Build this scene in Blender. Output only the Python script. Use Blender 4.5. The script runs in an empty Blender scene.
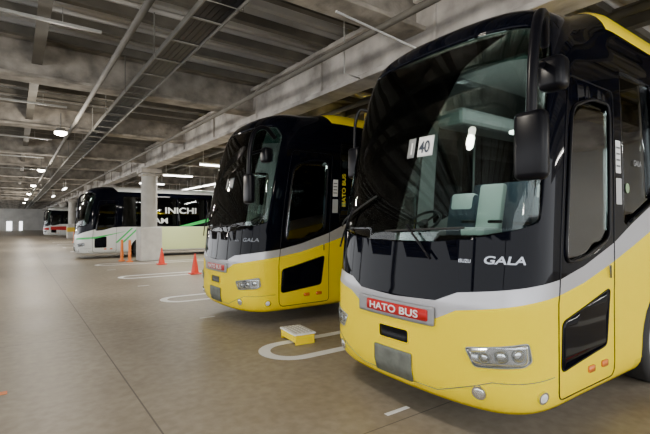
import bpy,bmesh,math,random
from mathutils import Vector,Matrix
random.seed(3)
COL=bpy.context.scene.collection
R=math.radians
# ---------------------------------------------------------------- materials
MATS={}
def mat(name,col,rough=.5,metal=0,coat=0,bump=0,bscale=20,var=0,vscale=3,emit=0,spec=.5):
    if name in MATS: return MATS[name]
    m=bpy.data.materials.new(name); m.use_nodes=True
    nt=m.node_tree; b=nt.nodes['Principled BSDF']
    b.inputs['Base Color'].default_value=(*col,1)
    b.inputs['Roughness'].default_value=rough
    b.inputs['Metallic'].default_value=metal
    b.inputs['Coat Weight'].default_value=coat
    b.inputs['Coat Roughness'].default_value=.04
    b.inputs['Specular IOR Level'].default_value=spec
    if emit:
        b.inputs['Emission Color'].default_value=(*col,1)
        b.inputs['Emission Strength'].default_value=emit
    tc=nt.nodes.new('ShaderNodeTexCoord')
    if var:
        n=nt.nodes.new('ShaderNodeTexNoise'); n.inputs['Scale'].default_value=vscale; n.inputs['Detail'].default_value=6
        nt.links.new(tc.outputs['Object'],n.inputs['Vector'])
        r=nt.nodes.new('ShaderNodeValToRGB')
        r.color_ramp.elements[0].position=.3; r.color_ramp.elements[1].position=.7
        r.color_ramp.elements[0].color=(*[c*(1-var) for c in col],1)
        r.color_ramp.elements[1].color=(*[min(1,c*(1+var)) for c in col],1)
        nt.links.new(n.outputs['Fac'],r.inputs['Fac']); nt.links.new(r.outputs['Color'],b.inputs['Base Color'])
    if bump:
        n=nt.nodes.new('ShaderNodeTexNoise'); n.inputs['Scale'].default_value=bscale; n.inputs['Detail'].default_value=5
        nt.links.new(tc.outputs['Object'],n.inputs['Vector'])
        bp=nt.nodes.new('ShaderNodeBump'); bp.inputs['Strength'].default_value=bump; bp.inputs['Distance'].default_value=.02
        nt.links.new(n.outputs['Fac'],bp.inputs['Height']); nt.links.new(bp.outputs['Normal'],b.inputs['Normal'])
    MATS[name]=m; return m
def glassmat(name,tint,ior=1.5):
    if name in MATS: return MATS[name]
    m=bpy.data.materials.new(name); m.use_nodes=True; nt=m.node_tree
    for n in list(nt.nodes): nt.nodes.remove(n)
    o=nt.nodes.new('ShaderNodeOutputMaterial'); mx=nt.nodes.new('ShaderNodeMixShader')
    t=nt.nodes.new('ShaderNodeBsdfTransparent'); t.inputs['Color'].default_value=(*tint,1)
    g=nt.nodes.new('ShaderNodeBsdfGlossy'); g.inputs['Roughness'].default_value=.02
    f=nt.nodes.new('ShaderNodeFresnel'); f.inputs['IOR'].default_value=ior
    nt.links.new(f.outputs[0],mx.inputs[0]); nt.links.new(t.outputs[0],mx.inputs[1]); nt.links.new(g.outputs[0],mx.inputs[2])
    nt.links.new(mx.outputs[0],o.inputs[0]); MATS[name]=m; return m
YEL=mat('yellow_paint',(.97,.74,.0),.22,0,0,spec=.10)
BLK=mat('black_gloss',(.0015,.002,.005),.04,0,0,spec=.10)
SIL=mat('silver_paint',(.48,.48,.51),.30,.3,.2)
INT=mat('interior_liner',(.17,.17,.165),.8)
WHT=mat('white_paint',(.70,.72,.70),.3,0,.3)
GRN=mat('green_paint',(.04,.55,.12),.3,0,.2)
LYG=mat('pale_green_paint',(.72,.82,.42),.3,0,.3)
RED=mat('red_paint',(.50,.02,.02),.35,0,0,spec=.2)
RUB=mat('rubber',(.015,.015,.015),.75)
PLB=mat('black_plastic',(.004,.004,.006),.3,spec=.15)
CHR=mat('chrome',(.75,.76,.78),.12,1)
LAMPG=mat('lamp_lens',(.75,.77,.78),.12,.8,1)
REFL=mat('lamp_reflector',(.66,.68,.70),.16,.8)
AMB=mat('amber_lens',(.8,.2,.02),.2,0,.6)
PLATE=mat('plate_grey',(.13,.14,.12),.6,var=.3,vscale=9)
LTG=mat('light_grey',(.45,.46,.46),.4)
DKG=mat('dark_grey',(.10,.11,.12),.4)
WHP=mat('white_plastic',(.8,.8,.79),.5)
TXT=mat('text_silver',(.48,.52,.60),.3,.2)
TXF=mat('text_faint',(.12,.13,.15),.3,.2)
TXB=mat('text_dark',(.02,.03,.05),.5)
TXW=mat('text_white',(.80,.78,.76),.5)
TXC=mat('text_coach',(.60,.63,.62),.5)
SEAT=mat('seat_fabric',(.04,.055,.08),.9,bump=.3,bscale=80)
GLS=glassmat('windscreen_glass',(.74,.85,.82),1.40)
SUN=glassmat('sun_strip_glass',(.22,.42,.36),1.1)
GLD=glassmat('tinted_glass',(.22,.24,.24),1.5)
GLP=glassmat('door_glass_clear',(.60,.68,.66),2.2)
TREFL=mat('tube_reflection',(1,.97,.9),.5,emit=7)  # glow for the painted-in reflection of a fluorescent tube
DARK=mat('underbody',(.01,.01,.01),.8)

# ---------------------------------------------------------------- helpers
def top(o,label,cat,group=None,kind=None):
    o['label']=label; o['category']=cat
    if group:o['group']=group
    if kind:o['kind']=kind
    return o
def finish(bm,name,mats,parent=None,loc=(0,0,0),rot=(0,0,0),smooth=False,sharp=None):
    me=bpy.data.meshes.new(name); bm.to_mesh(me); bm.free()
    if not isinstance(mats,(list,tuple)): mats=[mats]
    for m in mats: me.materials.append(m)
    if smooth:
        for p in me.polygons:p.use_smooth=True
        if sharp: me.set_sharp_from_angle(angle=R(sharp))
    o=bpy.data.objects.new(name,me); COL.objects.link(o)
    o.location=loc; o.rotation_euler=rot
    if parent:o.parent=parent
    return o
def merge(bm,tmp,mi=0,M=None):
    if M is not None: bmesh.ops.transform(tmp,matrix=M,verts=tmp.verts)
    for f in tmp.faces:f.material_index=mi
    me=bpy.data.meshes.new('t'); tmp.to_mesh(me); tmp.free(); bm.from_mesh(me); bpy.data.meshes.remove(me)
def abox(bm,c,s,mi=0,bev=0,rot=None,seg=2):
    t=bmesh.new(); bmesh.ops.create_cube(t,size=1)
    bmesh.ops.scale(t,vec=s,verts=t.verts)
    if bev: bmesh.ops.bevel(t,geom=t.edges[:],offset=bev,segments=seg,affect='EDGES',profile=.5)
    M=Matrix.Translation(c)
    if rot: M=M@Matrix.Rotation(rot[1],4,rot[0])
    merge(bm,t,mi,M)
def acyl(bm,c,r1,r2,h,axis='Z',mi=0,seg=24,bev=0):
    t=bmesh.new(); bmesh.ops.create_cone(t,cap_ends=True,segments=seg,radius1=r1,radius2=r2,depth=h)
    if bev: bmesh.ops.bevel(t,geom=[e for e in t.edges if any(len(f.verts)>4 for f in e.link_faces)],offset=bev,segments=2,affect='EDGES')
    M=Matrix.Translation(c)
    if axis=='X': M=M@Matrix.Rotation(R(90),4,'Y')
    if axis=='Y': M=M@Matrix.Rotation(R(90),4,'X')
    merge(bm,t,mi,M)
def asph(bm,c,s,mi=0,seg=16):
    t=bmesh.new(); bmesh.ops.create_uvsphere(t,u_segments=seg,v_segments=seg//2+2,radius=1)
    M=Matrix.Translation(c)@Matrix.Diagonal((*s,1)); merge(bm,t,mi,M)
def atube(bm,pts,r,mi=0,closed=False,n=8):
    pts=[Vector(p) for p in pts]; N=len(pts); rings=[]
    up=Vector((0.13,.21,.97)).normalized(); prev=None
    for i,p in enumerate(pts):
        a=pts[(i-1)%N] if (closed or i>0) else p
        b=pts[(i+1)%N] if (closed or i<N-1) else p
        d=(b-a).normalized()
        if prev is None:
            u=d.cross(up)
            if u.length<.05:u=d.cross(Vector((1,0,0)))
        else: u=prev-d*prev.dot(d)
        u.normalize(); prev=u; v=d.cross(u)
        rings.append([bm.verts.new(p+(u*math.cos(k*2*math.pi/n)+v*math.sin(k*2*math.pi/n))*r) for k in range(n)])
    rng=range(N) if closed else range(N-1)
    for i in rng:
        A=rings[i];B=rings[(i+1)%N]
        for k in range(n):
            f=bm.faces.new((A[k],A[(k+1)%n],B[(k+1)%n],B[k])); f.material_index=mi; f.smooth=True
    if not closed:
        for g in (rings[0],rings[-1]):
            f=bm.faces.new(g); f.material_index=mi
def atorus(bm,c,Rr,r,axis='Y',mi=0,n=40,k=10):
    pts=[]
    for i in range(n):
        a=i*2*math.pi/n; u,v=Rr*math.cos(a),Rr*math.sin(a)
        p=(u,0,v) if axis=='Y' else ((0,u,v) if axis=='X' else (u,v,0))
        pts.append(Vector(c)+Vector(p))
    atube(bm,pts,r,mi,True,k)
def bez(pts,n=10):
    P=[Vector(p) for p in pts]; P=[2*P[0]-P[1]]+P+[2*P[-1]-P[-2]]; out=[]
    for i in range(1,len(P)-2):
        for j in range(n):
            t=j/n; a,b,c,d=P[i-1],P[i],P[i+1],P[i+2]
            out.append(.5*((2*b)+(c-a)*t+(2*a-5*b+4*c-d)*t*t+(3*b-a-3*c+d)*t**3))
    out.append(P[-2]); return out
def empty(name,loc,rz=0):
    o=bpy.data.objects.new(name,None); COL.objects.link(o); o.location=loc; o.rotation_euler=(0,0,rz); o.empty_display_size=.3; return o

# ---------------------------------------------------------------- bus surface
def pchip(keys):
    xs=[k[0] for k in keys]; ys=[k[1] for k in keys]; n=len(xs)
    h=[xs[i+1]-xs[i] for i in range(n-1)]; d=[(ys[i+1]-ys[i])/h[i] for i in range(n-1)]
    m=[0]*n; m[0]=d[0]; m[-1]=d[-1]
    for i in range(1,n-1):
        m[i]=0 if d[i-1]*d[i]<=0 else 2*d[i-1]*d[i]/(d[i-1]+d[i])
    def f(x):
        if x<=xs[0]:return ys[0]
        if x>=xs[-1]:return ys[-1]
        i=0
        while x>xs[i+1]:i+=1
        t=(x-xs[i])/h[i]
        return (2*t**3-3*t*t+1)*ys[i]+(t**3-2*t*t+t)*h[i]*m[i]+(-2*t**3+3*t*t)*ys[i+1]+(t**3-t*t)*h[i]*m[i+1]
    return f
def lin(keys):
    def f(x):
        if x<=keys[0][0]:return keys[0][1]
        for i in range(len(keys)-1):
            if x<=keys[i+1][0]:
                a,b=keys[i],keys[i+1]; return a[1]+(b[1]-a[1])*(x-a[0])/(b[0]-a[0])
        return keys[-1][1]
    return f
L=12.0
ctrl=[(0,0,0),(.02,.5,0),(.085,.88,0),(.19,1.09,0),(.36,1.205,0),(.62,1.25,0),(1.1,1.25,0),(3,1.25,0),(6,1.25,0),(10,1.25,0),(11.6,1.25,0),(11.88,1.13,0),(11.98,.8,0),(12,0,0)]
cp=bez([(0.02,-.5,0)]+ctrl,14)[14:]
TB=[(0,0.,0.)]; acc=0
for i in range(1,len(cp)):
    acc+=(cp[i]-cp[i-1]).length; TB.append((acc,cp[i].x,cp[i].y))
SMAX=acc
import bisect as bs
TK=[t[0] for t in TB]
def plan(a):
    i=min(max(bs.bisect_right(TK,a)-1,0),len(TB)-2); A,B=TB[i],TB[i+1]
    t=(a-A[0])/(B[0]-A[0]); t=max(0,min(1,t)); return A[1]+(B[1]-A[1])*t,A[2]+(B[2]-A[2])*t
def A_(x):
    for i in range(len(TB)-1):
        if TB[i+1][1]>=x: 
            a,b=TB[i],TB[i+1]; return a[0]+(b[0]-a[0])*(x-a[1])/(b[1]-a[1])
ZK=pchip([(.28,.28),(.5,.5),(1.2,1.2),(2.4,2.4),(3.3,3.35),(3.5,3.58),(3.65,3.74),(3.8,3.85),(4.0,3.93),(4.45,4.0),(4.65,4.01)])
IK=pchip([(.28,.07),(.36,.02),(.5,0),(1.2,0),(1.8,.005),(2.6,.03),(3.3,.07),(3.5,.11),(3.65,.17),(3.8,.29),(4.0,.52),(4.45,1.05),(4.65,1.25)])
RK=pchip([(.28,.03),(.5,0),(1.15,0),(1.25,.02),(1.7,.06),(2.6,.19),(3.3,.33),(3.9,.44)])
def sm(a,b,x):
    t=max(0,min(1,(x-a)/(b-a))); return t*t*(3-2*t)
def P(s,t,off=0):
    if off:
        e=.004; du=P(s+e,t)-P(s-e,t); dv=P(s,t+e)-P(s,t-e); n=du.cross(dv).normalized(); return P(s,t)+n*off
    a=abs(s); x,y=plan(a); z=ZK(t); ins=IK(t); rk=RK(z)
    if t>3.5:
        g=sm(.5,2.0,x)*RISE; z+=g*sm(3.5,3.9,t); ins-=g*.35*sm(3.5,3.75,t)*(1-sm(3.75,4.3,t))
    ff=max(0,1-x/3.0); ff=ff*ff*(3-2*ff); fr=max(0,1-(L-x)/2.5); fr=fr*fr*(3-2*fr)
    return Vector((x+(rk+ins)*ff-ins*fr,-math.copysign(1,s)*y*(1-ins/1.25),z))
RISE=.24
def rp(pts,r=.05,n=4):
    out=[]; N=len(pts)
    for i in range(N):
        a=Vector(pts[i-1]);b=Vector(pts[i]);c=Vector(pts[(i+1)%N])
        r1=min(r,(a-b).length*.45); r2=min(r,(c-b).length*.45)
        p=b+(a-b).normalized()*r1; q=b+(c-b).normalized()*r2
        for k in range(n+1):
            t=k/n; out.append(tuple((1-t)**2*p+2*t*(1-t)*b+t*t*q))
    return out
def area(p): return sum(p[i-1][0]*p[i][1]-p[i][0]*p[i-1][1] for i in range(len(p)))/2
def inside(p,x,y):
    c=False
    for i in range(len(p)):
        x1,y1=p[i-1];x2,y2=p[i]
        if (y1>y)!=(y2>y) and x<(x2-x1)*(y-y1)/(y2-y1)+x1:c=not c
    return c
def cutseg(bm,p,q):
    dx,dy=q[0]-p[0],q[1]-p[1]
    if abs(dx)+abs(dy)<1e-5:return
    x0,x1=min(p[0],q[0])-.004,max(p[0],q[0])+.004; y0,y1=min(p[1],q[1])-.004,max(p[1],q[1])+.004
    fs=[]
    for f in bm.faces:
        xs=[v.co.x for v in f.verts]
        if max(xs)<x0 or min(xs)>x1: continue
        ys=[v.co.y for v in f.verts]
        if max(ys)>=y0 and min(ys)<=y1: fs.append(f)
    g=set(fs)
    for f in fs:
        g.update(f.edges); g.update(f.verts)
    bmesh.ops.bisect_plane(bm,geom=list(g),dist=1e-5,plane_co=(p[0],p[1],0),plane_no=Vector((dy,-dx,0)).normalized())
def mapmesh(bm,off):
    for v in bm.verts: v.co=P(v.co.x,v.co.y,off)
def gridcut(bm,ss,ts):
    xs=[v.co.x for v in bm.verts]; ys=[v.co.y for v in bm.verts]
    x0,x1,y0,y1=min(xs),max(xs),min(ys),max(ys)
    x=math.floor(x0/ss)*ss
    while x<x1:
        if x>x0: bmesh.ops.bisect_plane(bm,geom=bm.verts[:]+bm.edges[:]+bm.faces[:],dist=1e-6,plane_co=(x,0,0),plane_no=(1,0,0))
        x+=ss
    y=math.floor(y0/ts)*ts
    while y<y1:
        if y>y0: bmesh.ops.bisect_plane(bm,geom=bm.verts[:]+bm.edges[:]+bm.faces[:],dist=1e-6,plane_co=(0,y,0),plane_no=(0,1,0))
        y+=ts
def patch(name,poly,m,parent,off=.004,thick=.012,ss=.07,ts=.12,label=None):
    if area(poly)<0: poly=poly[::-1]
    bm=bmesh.new(); bm.faces.new([bm.verts.new((p[0],p[1],0)) for p in poly])
    gridcut(bm,ss,ts); mapmesh(bm,off)
    for f in bm.faces:f.smooth=True
    o=finish(bm,name,m,parent)
    if thick:
        md=o.modifiers.new('thickness','SOLIDIFY'); md.thickness=thick; md.offset=-1
    if label:o['label']=label
    return o
def text2mesh(txt,size,align='LEFT',shear=0,ex=0):
    cu=bpy.data.curves.new('t','FONT'); cu.body=txt; cu.size=size; cu.align_x=align; cu.shear=shear; cu.extrude=ex; cu.offset=.002*size/.1
    o=bpy.data.objects.new('t',cu); COL.objects.link(o)
    dg=bpy.context.evaluated_depsgraph_get(); me=bpy.data.meshes.new_from_object(o.evaluated_get(dg))
    bpy.data.objects.remove(o); return me
def surftext(name,txt,s,t,size,m,parent,off=.01,shear=0,xs=1,vertical=False,dy=0):
    me=text2mesh(txt,size,shear=shear); bm=bmesh.new(); bm.from_mesh(me); bpy.data.meshes.remove(me)
    for v in bm.verts:
        x,y=v.co.x*xs,v.co.y
        if vertical:x,y=-y,x
        v.co=Vector((s+x,t+y+dy*x,0))
    gridcut(bm,.06,5); mapmesh(bm,off)
    return finish(bm,name,m,parent)
def surftube(name,pl,r,m,parent,off=.004,closed=True,n=6):
    pts=[]
    N=len(pl)
    for i in range(N if closed else N-1):
        a=Vector(pl[i]);b=Vector(pl[(i+1)%N]); k=max(1,int((b-a).length/.08))
        for j in range(k): 
            q=a.lerp(b,j/k); pts.append(P(q.x,q.y,off))
    if not closed: pts.append(P(*pl[-1],off))
    bm=bmesh.new(); atube(bm,pts,r,0,closed,n); return finish(bm,name,m,parent)

def make_wheel(parent,x,y,side):
    e=empty('wheel',(x,y,.5)); e.parent=parent
    bm=bmesh.new()
    prof=[(.30,-.13),(.40,-.145),(.47,-.14),(.50,-.10),(.50,.10),(.47,.14),(.40,.145),(.30,.13)]
    n=40; rings=[]
    for i in range(n):
        a=i*2*math.pi/n; rings.append([bm.verts.new((r*math.cos(a),w,r*math.sin(a))) for r,w in prof])
    for i in range(n):
        A,B=rings[i],rings[(i+1)%n]
        for k in range(len(prof)):
            f=bm.faces.new((A[k],A[(k+1)%len(prof)],B[(k+1)%len(prof)],B[k])); f.smooth=True
    finish(bm,'tyre',RUB,e)
    bm=bmesh.new(); acyl(bm,(0,0,0),.3,.3,.2,'Y',0,32); acyl(bm,(0,side*.11,0),.12,.12,.06,'Y',0,24)
    atorus(bm,(0,side*.11,0),.28,.02,'Y',0,36,6)
    for k in range(8):
        a=k*math.pi/4; acyl(bm,(.19*math.cos(a),side*.11,.19*math.sin(a)),.02,.02,.04,'Y',0,6)
    finish(bm,'rim',LTG,e)

def seat(parent,x,y,z,col=SEAT,cover=True,name='passenger_seat'):
    bm=bmesh.new()
    abox(bm,(0,0,.42),(.46,.44,.14),0,.04); abox(bm,(.24,0,.80),(.12,.44,.78),0,.05,('Y',R(12)))
    abox(bm,(0,0,.17),(.3,.3,.36),2,.02)
    abox(bm,(0,.24,.58),(.32,.05,.05),2,.02); abox(bm,(0,-.24,.58),(.32,.05,.05),2,.02)
    if cover: abox(bm,(.30,0,1.08),(.14,.36,.24),1,.04,('Y',R(12)))
    return finish(bm,name,[col,WHP,PLB],parent,(x,y,z),smooth=True,sharp=40)

def build_bus(X0,Yc,style,label,group,nseat=3):
    root=empty('bus',(X0,Yc,0)); top(root,label,'bus',group)
    full=style in('y1','y2')
    global RISE
    RISE=.24 if style=='y1' else (.12 if full else .0)
    if full:
        base=[(0,1.14),(.5,1.16),(.7,1.25),(1.3,1.33),(A_(.66),1.37),(A_(1.1),1.46),(A_(1.74),1.65),(A_(2.2),1.84),(A_(2.7),2.02),(A_(3.3),2.16),(A_(4.2),2.22),(SMAX,2.22)]
        Uk=base
        Lk=[(0,.98),(.5,1.0),(.7,1.10),(1.3,1.20),(A_(.66),1.24),(A_(1.1),1.31),(A_(1.74),1.47),(A_(2.2),1.6),(A_(2.7),1.75),(A_(3.3),1.88),(A_(4.2),1.97),(SMAX,1.97)]
        U=lin(Uk); Lw=lin(Lk)
        Rk=[(A_(.8),4.65),(A_(1.3),3.9),(A_(1.7),3.66),(SMAX,3.60)]
        Rl=lin(Rk)
        mats=[YEL,BLK,SIL,INT]
        reg=lambda a,t: 0 if (a>Rk[0][0] and t>Rl(a)) else (1 if t>U(a) else (2 if t>Lw(a) else 0))
    else:
        Uk=[(0,1.3),(.8,1.3),(A_(.8),1.62),(A_(2),1.72),(SMAX,1.72)]
        Lk=[]; Rk=[(0,4.2),(A_(.9),4.0),(A_(1.6),3.58),(SMAX,3.56)] if style=='w' else [(0,3.52),(A_(1.5),3.42),(SMAX,3.42)]
        U=lin(Uk); Rl=lin(Rk)
        reg=lambda a,t: 0 if t>Rl(a) else (1 if t>U(a) else 0)
        mats=[WHT,BLK,WHT,INT]
    wb=[(-1.36,1.86),(-1.2,1.80),(-.9,1.73),(-.5,1.68),(0,1.66),(.5,1.68),(.9,1.73),(1.2,1.80),(1.36,1.86)]
    ws=rp(wb+[(1.36,3.36),(1.2,3.5),(.6,3.53),(-.6,3.53),(-1.2,3.5),(-1.36,3.36)],.05)
    dg=rp([(A_(.74),1.50),(A_(1.1),1.54),(A_(1.62),1.70),(A_(1.64),2.98),(A_(1.2),2.98),(A_(.76),2.86)],.12)
    dg_far=[(-s,t) for s,t in dg][::-1]
    sw=[]
    xx=1.98
    for w in ([.95,1.6,1.6,1.6,1.6,1.6] if full else [1.2,1.6,1.6,1.6,1.6,1.5]):
        if xx>11.2:break
        b0=U(A_(xx))+.07; b1=U(A_(xx+w))+.07
        sw.append(rp([(A_(xx),b0),(A_(xx+w),b1),(A_(xx+w),3.36),(A_(xx),3.36)],.06)); xx+=w+.05
    holes=[ws,dg,dg_far]+sw+[[(-s,t) for s,t in w][::-1] for w in sw]
    wheels=[3.05,9.2]
    arches=[]
    for wx in wheels:
        arc=[(A_(wx)+.62*math.cos(a),.5+.62*math.sin(a)) for a in [math.pi*k/14 for k in range(15)]]
        arc=[(arc[0][0],.2)]+arc+[(arc[-1][0],.2)]
        arches.append(arc); arches.append([(-s,t) for s,t in arc])
    pos=[0]; a=0; fs=.07 if full else .14
    while a<SMAX-1e-6:
        a+= fs if a<3.2 else (.4 if a<SMAX-1.9 else .1)
        pos.append(min(a,SMAX))
    ss=[-p for p in pos[:0:-1]]+pos
    ts=[.28,.32,.36,.42,.5,.7,.9,1.1,1.15,1.2,1.25,1.3,1.5,1.7,1.9,2.1,2.3,2.5,2.7,2.9,3.1,3.2,3.3,3.38,3.44,3.5,3.55,3.6,3.65,3.7,3.75,3.8,3.9,4.0,4.15,4.3,4.45,4.65]
    if not full: ts=[.28,.36,.5,.9,1.2,1.3,1.7,2.1,2.5,2.9,3.2,3.38,3.5,3.6,3.7,3.8,4.0,4.2,4.45,4.65]
    bm=bmesh.new(); V=[[bm.verts.new((s,t,0)) for t in ts] for s in ss]
    for i in range(len(ss)-1):
        for j in range(len(ts)-1): bm.faces.new((V[i][j],V[i+1][j],V[i+1][j+1],V[i][j+1]))
    for sg in (1,-1):
        for K in (Uk,Lk,Rk):
            for i in range(len(K)-1): cutseg(bm,(sg*K[i][0],K[i][1]),(sg*K[i+1][0],K[i+1][1]))
    for h in holes+arches:
        for i in range(len(h)): cutseg(bm,h[i-1],h[i])
    dele=[]
    for f in bm.faces:
        c=f.calc_center_median()
        if any(inside(h,c.x,c.y) for h in holes+arches): dele.append(f)
        else: f.material_index=reg(abs(c.x),c.y); f.smooth=True
    bmesh.ops.delete(bm,geom=dele,context='FACES')
    mapmesh(bm,0)
    bmesh.ops.remove_doubles(bm,verts=bm.verts,dist=.0008)
    body=finish(bm,'body',mats,root)
    md=body.modifiers.new('thickness','SOLIDIFY'); md.thickness=.03; md.offset=-1; md.material_offset=3; md.material_offset_rim=0
    patch('windshield',ws,GLS,root,-.004,.006)
    if full: patch('sun_strip',rp([(-1.33,3.22),(1.33,3.22),(1.33,3.35),(1.18,3.48),(.6,3.51),(-.6,3.51),(-1.18,3.48),(-1.33,3.35)],.02),SUN,root,-.014,0,label='green tinted strip along the windscreen top')
    door=surftube('door',rp([(A_(.66),.36),(A_(1.74),.36),(A_(1.74),3.12),(A_(.66),3.12)],.08),.006,PLB,root,.001); door['label']='front entrance door outline with tall glass'
    patch('door_glass',dg,GLP if full else GLD,door,-.006,.006,ss=.15)
    if full: surftube('door_frame',dg,.016,PLB,door,.004)
    patch('side_window',dg_far,GLP if full else GLD,root,-.006,.006,ss=.15)
    for w in sw:
        patch('side_window',w,GLD,root,-.006,.006,ss=.5,ts=.3)
        patch('side_window',[(-s,t) for s,t in w][::-1],GLD,root,-.006,.006,ss=.5,ts=.3)
    if full:
        tri=rp([(A_(.70),.60),(A_(1.56),.69),(A_(1.64),1.22),(A_(1.1),1.09),(A_(.72),1.01)],.06)
        patch('door_lower_glass',tri,BLK,door,.004,.01)
        surftube('door_lower_trim',tri,.008,PLB,door,.004)
        surftube('door_handle',[(A_(1.60),1.32),(A_(1.60),1.44)],.012,CHR,door,.02,closed=False)
    else:
        patch('door_lower_glass',rp([(A_(.75),.6),(A_(1.3),.6),(A_(1.3),1.2),(A_(.75),1.2)],.06),BLK,door,.004,.01)
    for sg in (1,-1):
        hp=rp([(.78*sg,.81),(1.28*sg,.89),(1.31*sg,.74),(1.24*sg,.70),(.86*sg,.665)],.03)
        hl=patch('headlight',hp,REFL,root,.006,.02)
        cs=[(.94,.75,.040),(1.07,.772,.046),(1.20,.79,.046)]
        for (s,t,r) in cs:
            p=P(sg*s,t,.0); n=(P(sg*s,t,.01)-p).normalized()
            bm=bmesh.new(); asph(bm,(0,0,0),(r,r,.014),0,20); atorus(bm,(0,0,0),r+.006,.004,'Z',1,28,6)
            o=finish(bm,'lamp_lens',[LAMPG,LTG],hl,p+n*.01,smooth=True); o.rotation_euler=n.to_track_quat('Z','Y').to_euler()
        surftube('lamp_trim',hp,.004,LTG,hl,.007)
        patch('lamp_cover',hp,glassmat('lamp_cover',(.92,.94,.95),2.0),hl,.030,0)
        for s,t,r in ((.90,.46,.045),(1.42,.44,.04)):
            p=P(sg*s,t); n=(P(sg*s,t,.01)-p).normalized()
            bm=bmesh.new(); acyl(bm,(0,0,0),r+.014,r+.014,.02,'Z',1,24); asph(bm,(0,0,.006),(r,r,.015),0,20)
            o=finish(bm,'fog_lamp',[LAMPG if s<1 else WHP,CHR],root,p+n*.004,smooth=True,sharp=40); o.rotation_euler=n.to_track_quat('Z','Y').to_euler()
        patch('marker_lamp',rp([(sg*A_(1.18),.50),(sg*A_(1.3),.50),(sg*A_(1.3),.56),(sg*A_(1.18),.56)],.02),AMB,root,.015,.02)
        patch('marker_lamp',rp([(sg*A_(1.45),.5),(sg*A_(1.57),.5),(sg*A_(1.57),.56),(sg*A_(1.45),.56)],.02),AMB,root,.015,.02)
    surftube('bumper_seam',[(-A_(.6),.58),(-1.0,.56),(-.5,.37),(.5,.37),(1.0,.56),(A_(.6),.58)],.004,DKG,root,.0,closed=False)
    patch('number_plate',rp([(-.26,.37),(.24,.37),(.24,.63),(-.26,.63)],.015,2),PLATE,root,.02,.012)
    patch('front_vent',rp([(-.2,.71),(.2,.71),(.2,.84),(-.2,.84)],.03),PLB,root,.004,.01,label='black recessed grille slot')
    surftube('vent_trim',rp([(-.2,.71),(.2,.71),(.2,.84),(-.2,.84)],.03),.008,YEL if full else WHT,root,.006)
    for (p0,p1,b0,b1) in (((-1.0,1.56),(-.75,2.0),(-1.15,1.80),(-.35,2.12)),((.45,1.52),(.15,1.82),(-.15,1.76),(.75,1.80))):
        w=surftube('wiper',[p0,((p0[0]+p1[0])/2,(p0[1]+p1[1])/2),p1],.012,PLB,root,.05,closed=False)
        surftube('wiper_blade',[b0,b1],.010,RUB,w,.035,closed=False)
    Y=-1
    arm=bez([(.62,Y*1.17,3.34),(.36,Y*1.30,3.46),(.12,Y*1.38,3.34),(.03,Y*1.39,3.0),(.02,Y*1.38,2.6)],8)
    bm=bmesh.new(); atube(bm,arm,.04); arm2=bez([(.55,Y*1.2,3.02),(.32,Y*1.32,3.06),(.05,Y*1.38,2.98)],6); atube(bm,arm2,.026)
    ar=finish(bm,'mirror_arm',PLB,root)
    bm=bmesh.new(); abox(bm,(.02,Y*1.38,2.40),(.12,.24,.50),0,.05,seg=3); abox(bm,(.086,Y*1.38,2.40),(.006,.19,.42),1)
    finish(bm,'mirror',[PLB,CHR],ar,smooth=True,sharp=35)
    bm=bmesh.new(); abox(bm,(.34,Y*1.38,2.98),(.16,.2,.26),0,.05,seg=3); abox(bm,(.422,Y*1.38,2.98),(.005,.14,.2),1)
    finish(bm,'mirror',[PLB,CHR],ar,smooth=True,sharp=35)
    bm=bmesh.new(); atube(bm,bez([(.75,1.17,3.28),(.66,1.28,3.30),(.62,1.33,3.1),(.62,1.33,2.7)],8),.022)
    ar=finish(bm,'mirror_arm',PLB,root)
    bm=bmesh.new(); abox(bm,(.62,1.33,2.62),(.11,.2,.40),0,.04,seg=3); abox(bm,(.678,1.33,2.62),(.006,.15,.34),1)
    finish(bm,'mirror',[PLB,CHR],ar,smooth=True,sharp=35)
    for wx in wheels:
        for sg in (1,-1): make_wheel(root,wx,sg*1.08,sg)
    bm=bmesh.new(); abox(bm,(1.35,0,.46),(2.0,2.2,.22)); abox(bm,(6.1,0,.5),(4.9,2.3,.3)); abox(bm,(10.6,0,.5),(1.9,2.2,.3))
    abox(bm,(6.1,0,.62),(11.3,1.5,.4)); abox(bm,(6.1,0,1.0),(11.2,2.36,.06)); finish(bm,'chassis',DARK,root)
    bm=bmesh.new(); abox(bm,(.62,0,1.35),(.62,2.2,.5),0,.08,seg=3); abox(bm,(.78,.6,1.62),(.28,.7,.14),0,.05,seg=3); abox(bm,(.7,-.5,1.6),(.2,.5,.05),0,.02)
    finish(bm,'dashboard',mat('dash_grey',(.07,.075,.08),.6),root,smooth=True,sharp=40)
    bm=bmesh.new(); atorus(bm,(0,0,0),.23,.018,'Z',0,36,8); acyl(bm,(0,0,-.02),.06,.07,.05); 
    for k in range(3):
        a=R(90+120*k); atube(bm,[(0,0,-.01),(.22*math.cos(a),.22*math.sin(a),0)],.014)
    acyl(bm,(0,0,-.2),.03,.03,.35)
    finish(bm,'steering_wheel',PLB,root,(1.12,.62,1.84),(0,R(-38),0),smooth=True,sharp=40)
    if full:
        seat(root,1.65,.62,1.03,SEAT,True,'driver_seat')
        gs=seat(root,1.45,.02,1.42,mat('seat_light',(.66,.66,.64),.7),False,'guide_seat'); gs.scale=(.8,.75,.75)
        for i in range(nseat):
            for y in (-.92,-.45,.45,.92): seat(root,2.6+i*.95,y,1.25,cover=(i>0))
        bm=bmesh.new(); abox(bm,(6.2,0,3.72),(9.2,.9,.04),0,.01); abox(bm,(6.2,.83,3.3),(8.6,.45,.24),0,.06); abox(bm,(6.2,-.83,3.3),(8.6,.45,.24),0,.06)
        finish(bm,'luggage_rack',mat('rack',(.18,.18,.175),.6),root)
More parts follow.
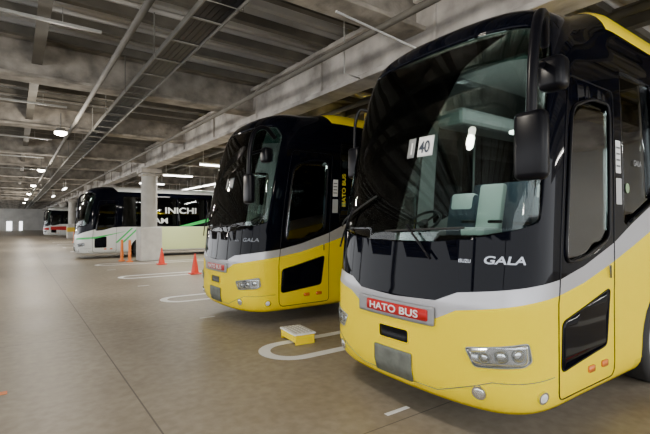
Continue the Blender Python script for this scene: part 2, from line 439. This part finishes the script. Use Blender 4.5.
        bm=bmesh.new(); abox(bm,(2.2,-.35,3.0),(.10,.9,.05),0,.02); finish(bm,'tube_reflection',TREFL,root)  # glowing bar stands in for a tube reflected in the windscreen
        l=bpy.data.lights.new('interior_fill_light','AREA'); l.shape='RECTANGLE'; l.size=2.5; l.size_y=.6; l.energy=30; l.color=(.97,1,.98)  # added fill light to brighten the coach interior
        o=bpy.data.objects.new('interior_fill_light',l); COL.objects.link(o); o.parent=root; o.location=(2.6,0,3.55)
        l=bpy.data.lights.new('interior_fill_light','POINT'); l.energy=11; l.shadow_soft_size=.2; l.color=(.97,1,.98)  # second added fill, brightens the cab behind the windscreen
        o=bpy.data.objects.new('interior_fill_light',l); COL.objects.link(o); o.parent=root; o.location=(1.5,0,3.1)
        for s0,s1,tx in ((.0,.09,'1'),(.135,.32,'40')):
            cd=patch('number_card',[(s0,2.48),(s1,2.48),(s1,2.67),(s0,2.67)],(WHP if tx=='40' else mat('mid_grey',(.22,.23,.23),.5)) if style=='y1' else DKG,root,.004,.004)
            if style=='y1': surftext('card_text',tx,s0+(.015 if tx=='40' else .022),2.515,.155,TXB if tx=='40' else TXW,cd,.010,xs=.87)
        sg=patch('sign_panel',rp([(-.5,.93),(.5,.93),(.5,1.10),(-.5,1.10)],.02),mat('sign_panel_grey',(.30,.30,.31),.4,.3),root,.03,.02,label='silver panel with red lettering plate')
        patch('sign_plate',rp([(-.36,.965),(.44,.965),(.44,1.07),(-.36,1.07)],.02),RED,sg,.036,.006)
        surftext('sign_text','HATO BUS',-.31,.984,.095,TXW,sg,.042,xs=1.42)
        surftext('mask_text','GALA',.91,1.51,.09,TXT if style=='y1' else TXF,root,.01,xs=1.4,shear=.15)
        surftext('mask_text','ISUZU',.70,1.51,.04,TXT if style=='y1' else TXF,root,.01,xs=1.0)
        if style=='y1': surftext('side_text','GALA',A_(2.26),2.44,.085,mat('mid_grey',(.22,.23,.23),.5),root,.008,shear=.2)
        st=patch('sticker',rp([(A_(1.79),2.34),(A_(1.92),2.34),(A_(1.92),2.66),(A_(1.79),2.66)],.01),WHP,root,.004,0,label='white paper notice sticker')
        for k in range(4): patch('sticker_print',[(A_(1.80),2.40+k*.06),(A_(1.90),2.40+k*.06),(A_(1.90),2.418+k*.06),(A_(1.80),2.418+k*.06)],DKG,st,.007,0)
        patch('sticker',rp([(A_(1.79),2.03),(A_(1.93),2.03),(A_(1.93),2.29),(A_(1.79),2.29)],.01),LTG,root,.004,0,label='grey square sticker')
        c=[(A_(2.08)+.05*math.cos(k*math.pi/8),2.20+.05*math.sin(k*math.pi/8)) for k in range(16)]
        patch('sticker',c,mat('sticker_green',(.25,.4,.2),.5),root,.006,0,label='round green sticker')
        if style=='y2': surftext('side_text','HATO BUS',A_(2.12),2.15,.13,mat('text_yellow',(.85,.70,.03),.4),root,.012,vertical=True)
    else:
        root.scale=(1,1,.93)
        if style=='w':
            patch('side_stripe',[(A_(3.0),.4),(A_(11.3),.4),(A_(11.3),1.70),(A_(3.2),1.70)],LYG,root,.006,0,ss=.6,ts=.3,label='pale yellow-green side panel')
            for k in range(2):
                x=1.7+k*.3; patch('side_stripe',[(A_(x),.85),(A_(x+.11),.85),(A_(x+.11+.75),1.66),(A_(x+.75),1.66)],GRN,root,.008,0,ss=.5,ts=.4)
            patch('side_stripe',[(A_(4.9),1.74),(A_(5.5),1.74),(A_(7.6),2.25),(A_(9.6),3.3),(A_(9.1),3.3),(A_(7.2),2.38)],GRN,root,.009,0,ss=.5,ts=.4,label='green sweep over the dark windows')
            surftext('side_text','INICHI',A_(4.15),2.50,.46,TXC,root,.012,xs=1.3)
            surftext('side_text','TEAM',A_(3.0),1.93,.42,TXC,root,.012,xs=1.25)
            patch('side_stripe',[(.55,1.02),(A_(.8),1.1),(A_(2.3),1.5),(A_(.8),1.2),(.55,1.12)],GRN,root,.006,0)
        else:
            patch('front_stripe',rp([(-1.5,.95),(1.5,.95),(1.5,1.25),(-1.5,1.25)],.03),RED,root,.006,0)
            patch('side_stripe',[(A_(.7),1.0),(A_(8),.5),(A_(8),1.5),(A_(.7),1.4)],RED,root,.006,0,ss=.5,ts=.3)
    return root

build_bus(3.0,3.05,'y1','bright yellow coach with black front mask and silver band','yellow sightseeing coaches',4)
build_bus(3.12,7.92,'y2','yellow coach with black roof cap beside a striped bay','yellow sightseeing coaches',2)
build_bus(2.5,25.5,'w','white and green coach with dark window band and white lettering','parked coaches')
build_bus(2.9,63.5,'r','white coach with red front stripe parked far down the hall','parked coaches')

# ---------------------------------------------------------------- setting
Y0,Y1,XL,XR=-9,118,-9,17
def floor_mat():
    m=bpy.data.materials.new('concrete_floor'); m.use_nodes=True; nt=m.node_tree; b=nt.nodes['Principled BSDF']; N=nt.nodes.new; K=nt.links.new
    tc=N('ShaderNodeTexCoord')
    n1=N('ShaderNodeTexNoise'); n1.inputs['Scale'].default_value=.45; n1.inputs['Detail'].default_value=9; n1.inputs['Roughness'].default_value=.65
    n2=N('ShaderNodeTexNoise'); n2.inputs['Scale'].default_value=9; n2.inputs['Detail'].default_value=8
    K(tc.outputs['Object'],n1.inputs['Vector']); K(tc.outputs['Object'],n2.inputs['Vector'])
    r=N('ShaderNodeValToRGB'); r.color_ramp.elements[0].position=.3; r.color_ramp.elements[0].color=(.28,.235,.175,1); r.color_ramp.elements[1].position=.7; r.color_ramp.elements[1].color=(.42,.365,.285,1)
    K(n1.outputs['Fac'],r.inputs['Fac'])
    mx=N('ShaderNodeMix'); mx.data_type='RGBA'; mx.blend_type='MULTIPLY'; mx.inputs['Factor'].default_value=.5
    r2=N('ShaderNodeValToRGB'); r2.color_ramp.elements[0].position=.35; r2.color_ramp.elements[0].color=(.6,.58,.55,1); r2.color_ramp.elements[1].position=.65
    K(n2.outputs['Fac'],r2.inputs['Fac']); K(r.outputs['Color'],mx.inputs['A']); K(r2.outputs['Color'],mx.inputs['B'])
    sx=N('ShaderNodeSeparateXYZ'); K(tc.outputs['Object'],sx.inputs[0])
    def line(out,off,per,w):
        a=N('ShaderNodeMath'); a.operation='ADD'; a.inputs[1].default_value=-off; K(out,a.inputs[0])
        p=N('ShaderNodeMath'); p.operation='PINGPONG'; p.inputs[1].default_value=per/2; K(a.outputs[0],p.inputs[0])
        c=N('ShaderNodeMath'); c.operation='LESS_THAN'; c.inputs[1].default_value=w; K(p.outputs[0],c.inputs[0]); return c.outputs[0]
    l1=line(sx.outputs['X'],1.07,5.2,.008); l2=line(sx.outputs['Y'],2.9,5.1,.006)
    mm=N('ShaderNodeMath'); mm.operation='MAXIMUM'; K(l1,mm.inputs[0]); K(l2,mm.inputs[1])
    m2=N('ShaderNodeMix'); m2.data_type='RGBA'; K(mm.outputs[0],m2.inputs['Factor']); K(mx.outputs['Result'],m2.inputs['A']); m2.inputs['B'].default_value=(.12,.10,.08,1)
    K(m2.outputs['Result'],b.inputs['Base Color'])
    rr=N('ShaderNodeMapRange'); rr.inputs['To Min'].default_value=.34; rr.inputs['To Max'].default_value=.56; K(n1.outputs['Fac'],rr.inputs['Value']); K(rr.outputs[0],b.inputs['Roughness'])
    b.inputs['Specular IOR Level'].default_value=.35
    bp=N('ShaderNodeBump'); bp.inputs['Strength'].default_value=.06; bp.inputs['Distance'].default_value=.01; K(n2.outputs['Fac'],bp.inputs['Height']); K(bp.outputs['Normal'],b.inputs['Normal'])
    return m
def struct(o,label=None):
    o['kind']='structure'
    if label:o['label']=label
    return o
bm=bmesh.new(); abox(bm,((XL+XR)/2,(Y0+Y1)/2,-.1),(XR-XL,Y1-Y0,.2)); struct(finish(bm,'floor',floor_mat()))
STEEL=mat('deck_steel',(.52,.51,.49),.42,.0,var=.3,vscale=.6)
FIRE=mat('fireproofing',(.26,.235,.20),.95,bump=1.0,bscale=9,var=.5,vscale=2.5)
FIREL=mat('fireproofing_light',(.38,.355,.325),.95,bump=1.0,bscale=7,var=.5,vscale=1.6)
PURL=mat('purlin_steel',(.12,.11,.09),.7,var=.3,vscale=2)
GALV=mat('galvanised',(.40,.40,.38),.4,.4,var=.15)
TRAY=mat('tray_steel',(.15,.145,.13),.5,.3,var=.2)
CONC=mat('concrete',(.40,.39,.36),.85,bump=.3,bscale=14,var=.18,vscale=1.5)
bm=bmesh.new(); y=Y0; pr=[]
while y<Y1:
    pr+= [(y,5.55),(y+.12,5.55),(y+.16,5.68),(y+.28,5.68),(y+.32,5.55)]; y+=.32
prev=None
for (yy,z) in pr:
    a=bm.verts.new((XL,yy,z)); b=bm.verts.new((XR,yy,z))
    if prev and abs(prev[2]-yy)+abs(prev[3]-z)>1e-4: bm.faces.new((prev[0],prev[1],b,a))
    prev=(a,b,yy,z)
abox(bm,((XL+XR)/2,(Y0+Y1)/2,5.8),(XR-XL,Y1-Y0,.2))
struct(finish(bm,'ceiling',STEEL))
def wallbox(name,c,s,m): 
    bm=bmesh.new(); abox(bm,c,s); return struct(finish(bm,name,m))
WALL=mat('wall_paint',(.50,.49,.46),.8,var=.12,vscale=.8)
wallbox('wall_back',(XR+.1,(Y0+Y1)/2,2.8),(.2,Y1-Y0,5.6),WALL)
bm=bmesh.new(); abox(bm,(XL-.1,(Y0+Y1)/2,.4),(.2,Y1-Y0,.8)); abox(bm,(XL-.1,(Y0+Y1)/2,5.1),(.2,Y1-Y0,1.0))  # unseen wall; parapet, lintel and piers shaped for reflections on the coaches
y=Y0+1.5
while y<Y1: abox(bm,(XL-.1,y,2.7),(.2,.5,3.8)); y+=11.5
struct(finish(bm,'wall_left',CONC))
bm=bmesh.new()
for a,b in ((-9,-1.4),(-.4,.9),(1.5,17)): abox(bm,((a+b)/2,Y1+.1,1.0),(b-a,.2,2.0))
abox(bm,(4,Y1+.1,3.8),(26,.2,3.6)); struct(finish(bm,'wall_far',WALL))
def ibeam(name,p0,p1,z,h,w,m,tf=.05,tw=.05):
    bm=bmesh.new(); dx,dy=p1[0]-p0[0],p1[1]-p0[1]; ln=math.hypot(dx,dy)
    c=((p0[0]+p1[0])/2,(p0[1]+p1[1])/2)
    along=(lambda a,b: (a,b)) if abs(dx)>abs(dy) else (lambda a,b:(b,a))
    def bx(zc,hh,ww):
        sx,sy=along(ln,ww); abox(bm,(0,0,zc),(sx,sy,hh),0,.01,seg=1)
    bx(tf/2,tf,w); bx(h-tf/2,tf,w); bx(h/2,h-2*tf+.004,tw)
    k=int(ln/2.9)
    for i in range(k):
        o=-ln/2+(i+.5)*ln/k; x,y=along(o,0); sx,sy=along(.03,w*.9); abox(bm,(x,y,h/2),(sx,sy,h-2*tf))
    return finish(bm,name,m,loc=(c[0],c[1],z))
ylist=[-1.0+5.75*i for i in range(21)]
for i,y in enumerate(ylist):
    o=ibeam('ceiling_beam',(XL,y),(XR,y),4.80 if i%2 else 4.70,.73 if i%2 else .82,.50,FIRE,.07,.12)
    top(o,'deep steel cross beam with sprayed fireproofing','beam','cross beams under the ceiling')
for x in (5.3,14.5):
    o=ibeam('ceiling_girder',(x,Y0),(x,Y1),4.42,.95,.50,FIREL,.09,.34)
    top(o,'long steel girder with rough grey fireproofing over the columns','beam','long girders')
y=.3; k=0; PY=[]
while y<100:
    if min(abs(y-b) for b in ylist)>.40:
        bm=bmesh.new(); abox(bm,(0,0,0),(XR-XL,.07,.16)); abox(bm,(0,0,-.08),(XR-XL,.13,.02))
        o=finish(bm,'purlin',PURL,loc=((XL+XR)/2,y,5.44)); top(o,'thin steel purlin under the metal deck','beam','thin purlins'); PY.append(y)
    y+=.958
for x,z in ((.35,5.1),(8.3,5.14),(11,5.14)):
    bm=bmesh.new(); abox(bm,(0,0,0),(.1,Y1-Y0-2,.14)); abox(bm,(0,0,-.07),(.18,Y1-Y0-2,.02)); abox(bm,(0,0,.2),(.06,Y1-Y0-2,.26))
    o=finish(bm,'ceiling_rail',PURL,loc=(x,(Y0+Y1)/2,z)); top(o,'long dark steel rail below the deck','beam','long rails')
def tray(x,z,w,ya,yb):
    bm=bmesh.new()
    for sx in (-w/2,w/2): abox(bm,(sx,0,0),(.02,yb-ya,.09)); 
    y=ya+.2
    while y<min(yb,70): abox(bm,(0,y-(ya+yb)/2,-.02),(w,.04,.02)); y+=.9
    for k in range(5): abox(bm,(-w*.36+k*w*.18,0,.005),(w*.165,yb-ya,.035),1)
    o=finish(bm,'cable_tray',[TRAY,PLB],loc=(x,(ya+yb)/2,z))
    top(o,'steel ladder cable tray carrying dark cables','cable tray','cable trays')
    hb=bmesh.new(); zt=5.28-z; w2=w/2+.03
    atube(hb,[(-w2,0,zt),(-w2,0,-.06),(w2,0,-.06),(w2,0,zt)],.012,0,False,6)
    me=None; y=ya+.98
    while y<50:
        while min([abs(y-p) for p in ylist]+[9])<.32 or min([abs(y-p) for p in PY]+[9])<.12: y+=.1
        if me is None: h=finish(hb,'hanger',TRAY,o); me=h.data
        else: h=bpy.data.objects.new('hanger',me); COL.objects.link(h); h.parent=o
        h.location=(0,y-(ya+yb)/2,0); y+=2.3
tray(2.1,4.60,.45,-8,110)
def pipe(pts,r,m,label,grp='ceiling pipes'):
    bm=bmesh.new(); atube(bm,pts,r,0,False,10)
    top(finish(bm,'ceiling_pipe',m),label,'pipe',grp)
pipe([(1.35,-8,4.60),(1.35,110,4.60)],.05,PURL,'long dark steel pipe under the ceiling')
pipe([(6.5,-8,4.60),(6.5,110,4.60)],.06,PURL,'dark pipe beside the long girder')
pipe([(4.2,-8,4.60),(4.2,110,4.60)],.05,PURL,'dark pipe beside the long girder')
for i in range(14):
    yy=2.2+i*2.875
    bm=bmesh.new(); abox(bm,(0,0,0),(7.1,.045,.045))
    for xx in (-3,-1,1,3): acyl(bm,(xx,0,.13),.007,.007,.26,'Z',0,6)
    top(finish(bm,'conduit_rail',GALV,loc=(-2.4,yy,4.98)),'thin galvanised conduit rail across the aisle','pipe','conduit rails')
pipe([(3.4,4.5,4.6),(5.0,4.35,4.36),(7.9,4.35,4.36)],.016,WHP,'thin white conduit clipped to the beam','white conduits')
for (x,y,z0) in ((4.4,5.6,4.3),(5.9,5.4,4.3)):
    pipe([(x,y,5.3),(x,y,z0),(x+.3,y-.04,z0-.04)],.012,GALV,'thin metal drop conduit below the beams','white conduits')
for i in range(8):
    y=10.5+11.5*i
    e=empty('column',(5.3,y,0)); top(e,'round concrete column with square protective base','column','support columns')
    bm=bmesh.new(); acyl(bm,(0,0,2.95),.36,.36,3.0,'Z',0,32); finish(bm,'shaft',CONC,e,smooth=True,sharp=40)
    bm=bmesh.new(); abox(bm,(0,0,.8),(.98,.98,1.6),0,.05); finish(bm,'base_guard',mat('concrete_light',(.55,.54,.50),.8,var=.12),e)
    bm=bmesh.new(); abox(bm,(0,0,4.30),(.95,.95,.22),0,.03); abox(bm,(0,0,4.1),(.82,.82,.08),0,.02); finish(bm,'capital',FIREL,e)
    if i>=2:
        bm=bmesh.new(); abox(bm,(0,0,1.0),(1.0,1.0,.5),0,.02); finish(bm,'warning_band',mat('band_yellow',(.75,.50,.03),.5),e)
LAMP=mat('tube_light',(1,.98,.92),.5,emit=16)
def fixture(x,y,z,along,ln=1.25,power=0):
    e=empty('ceiling_lamp',(x,y,z),0 if along=='X' else R(90)); top(e,'long fluorescent ceiling lamp with white housing','lamp','fluorescent lamps')
    bm=bmesh.new(); abox(bm,(0,0,.06),(ln,.12,.07),0,.015); 
    for s in(-1,1): acyl(bm,(s*ln*.4,0,.1+(4.70-z)/2),.012,.012,max(.05,4.70-z),'Z',0,8)
    finish(bm,'housing',WHP,e)
    bm=bmesh.new()
    for s in (-.04,.04): acyl(bm,(0,s,0),.024,.024,ln*.96,'X',0,12)
    finish(bm,'tube',LAMP,e,smooth=True,sharp=40)
    if power:
        l=bpy.data.lights.new('lamp_light','AREA'); l.shape='RECTANGLE'; l.size=ln; l.size_y=.15; l.energy=power; l.color=(1,.96,.88)
        o=bpy.data.objects.new('lamp_light',l); COL.objects.link(o); o.parent=e; o.location=(0,0,-.05)
for (x,y,p) in ((6.9,17.4,150),(6.8,22.4,150),(7.0,12.5,150),(6.9,28,0),(6.9,33.6,0),(6.9,39.4,0)): fixture(x,y,4.2,'X',1.5,p)
for (x,y,p) in ((10.2,18,180),(10.2,9,180),(10.1,26.8,0),(10.1,29.4,240),(10.1,32,0),(10.1,34.6,0),(2.9,36,170),(2.9,47,170),(10,42,150),(11.5,-3.5,260)): fixture(x,y,4.2,'Y',2.3,p)  # last fixture is unseen, added to light the door side and its reflections
DL=mat('downlight',(1,.93,.78),.5,emit=30)
for i in range(8):
    y=-6.6+10.4*i if i<1 else 3.2+10.4*(i-1)  # first lamp, behind the camera, is unseen and added for more light
    e=empty('ceiling_lamp',(1.0,y,4.25)); top(e,'round warm downlight below the aisle ceiling','lamp','round aisle lamps')
    bm=bmesh.new(); acyl(bm,(0,0,.07),.155,.10,.10,'Z',0,24); acyl(bm,(0,0,.32),.012,.012,.42,'Z',0,8); finish(bm,'shade',TRAY,e,smooth=True,sharp=40)
    bm=bmesh.new(); asph(bm,(0,0,.0),(.15,.15,.08),0,20); finish(bm,'bulb',DL,e,smooth=True)
    l=bpy.data.lights.new('lamp_light','POINT'); l.energy=220; l.shadow_soft_size=.15; l.color=(1,.92,.8)
    o=bpy.data.objects.new('lamp_light',l); COL.objects.link(o); o.parent=e; o.location=(0,0,-.25)
LINE=mat('line_paint',(.95,.95,.93),.6,var=.03,vscale=6)
def loop(y,x1=15.5):
    w=.38; t=.085; x0=3.26; bm=bmesh.new()
    def path(r):
        return [(x1,y-r)]+[(x0-r*math.sin(a),y-r*math.cos(a)) for a in [math.pi*k/16 for k in range(17)]]+[(x1,y+r)]
    A=[bm.verts.new((*p,.004)) for p in path(w+t)]; B=[bm.verts.new((*p,.004)) for p in path(w-t)]
    for i in range(len(A)-1): bm.faces.new((A[i],B[i],B[i+1],A[i+1])).normal_update()
    for f in bm.faces:
        if f.normal.z<0: f.normal_flip()
    o=finish(bm,'parking_line',LINE); top(o,'white looped parking bay line painted on concrete','floor marking','bay lines')
for k in range(-1,12): loop(5.40+5.13*k,4.75 if k in(1,10) else 15.5)
for k in range(0,4):
    bm=bmesh.new(); abox(bm,(0,0,.003),(.3,.05,.003)); top(finish(bm,'bay_mark',LINE,loc=(3.06,3.06+5.13*k,0)),'short white bay centre mark','floor marking','bay centre marks')
CON=mat('cone_red',(.80,.05,.02),.45); ORG=mat('post_orange',(.85,.22,.03),.45)
def cone(x,y,s=1):
    e=empty('traffic_cone',(x,y,0)); e.scale=(s,s,s); top(e,'red plastic traffic cone on the concrete floor','traffic cone','red cones')
    bm=bmesh.new(); abox(bm,(0,0,.02),(.38,.38,.04),0,.012); finish(bm,'base',CON,e)
    bm=bmesh.new(); acyl(bm,(0,0,.37),.14,.03,.66,'Z',0,28,); acyl(bm,(0,0,.71),.03,.025,.03,'Z',0,20); finish(bm,'cone_body',CON,e,smooth=True,sharp=40)
cone(5.25,15.3); cone(5.25,19.6); cone(5.12,1.42,.62)
def post(x,y):
    e=empty('bollard',(x,y,0)); top(e,'orange plastic safety post near the column','bollard','orange posts')
    bm=bmesh.new(); acyl(bm,(0,0,.03),.16,.14,.06,'Z',0,24,.01); finish(bm,'base',ORG,e,smooth=True,sharp=40)
    bm=bmesh.new(); acyl(bm,(0,0,.52),.075,.055,.95,'Z',0,20); asph(bm,(0,0,.99),(.055,.055,.03)); finish(bm,'post',ORG,e,smooth=True,sharp=40)
for p in ((4.15,22.3),(4.35,21.6),(4.3,33.3),(4.4,45)): post(*p)
e=empty('step_stool',(3.62,5.80,0),R(-6)); top(e,'small yellow step stool with white top on bay line','step stool')
bm=bmesh.new(); abox(bm,(0,0,.155),(.36,.56,.03),0,.01); finish(bm,'step_top',mat('cream_board',(.90,.89,.84),.6),e)
bm=bmesh.new()
for sy in (-1,1): abox(bm,(0,sy*.255,.07),(.32,.03,.14),0,.006)
abox(bm,(-.155,0,.09),(.03,.5,.10),0,.006); abox(bm,(.155,0,.09),(.03,.5,.10),0,.006); finish(bm,'frame',YEL,e)
bm=bmesh.new()
for k in range(5): abox(bm,(-.13+k*.065,0,.173),(.02,.5,.006))
finish(bm,'grip_strip',mat('grip',(.6,.57,.48),.9),e)
bm=bmesh.new(); abox(bm,(0,0,.003),(.1,.1,.003)); top(finish(bm,'floor_mark',ORG,loc=(-.1,5.85,0)),'small orange tape mark on the floor','floor marking')

w=bpy.data.worlds.new('sky'); bpy.context.scene.world=w; w.use_nodes=True
bg=w.node_tree.nodes['Background']; bg.inputs['Color'].default_value=(.95,.97,1,1); bg.inputs['Strength'].default_value=4.1
cam=bpy.data.cameras.new('camera'); cam.sensor_width=36; cam.lens=434/650*36
co=bpy.data.objects.new('camera',cam); COL.objects.link(co); co.location=(0,0,1.85)
co.rotation_euler=(R(90.66),0,R(-35.6)); bpy.context.scene.camera=co
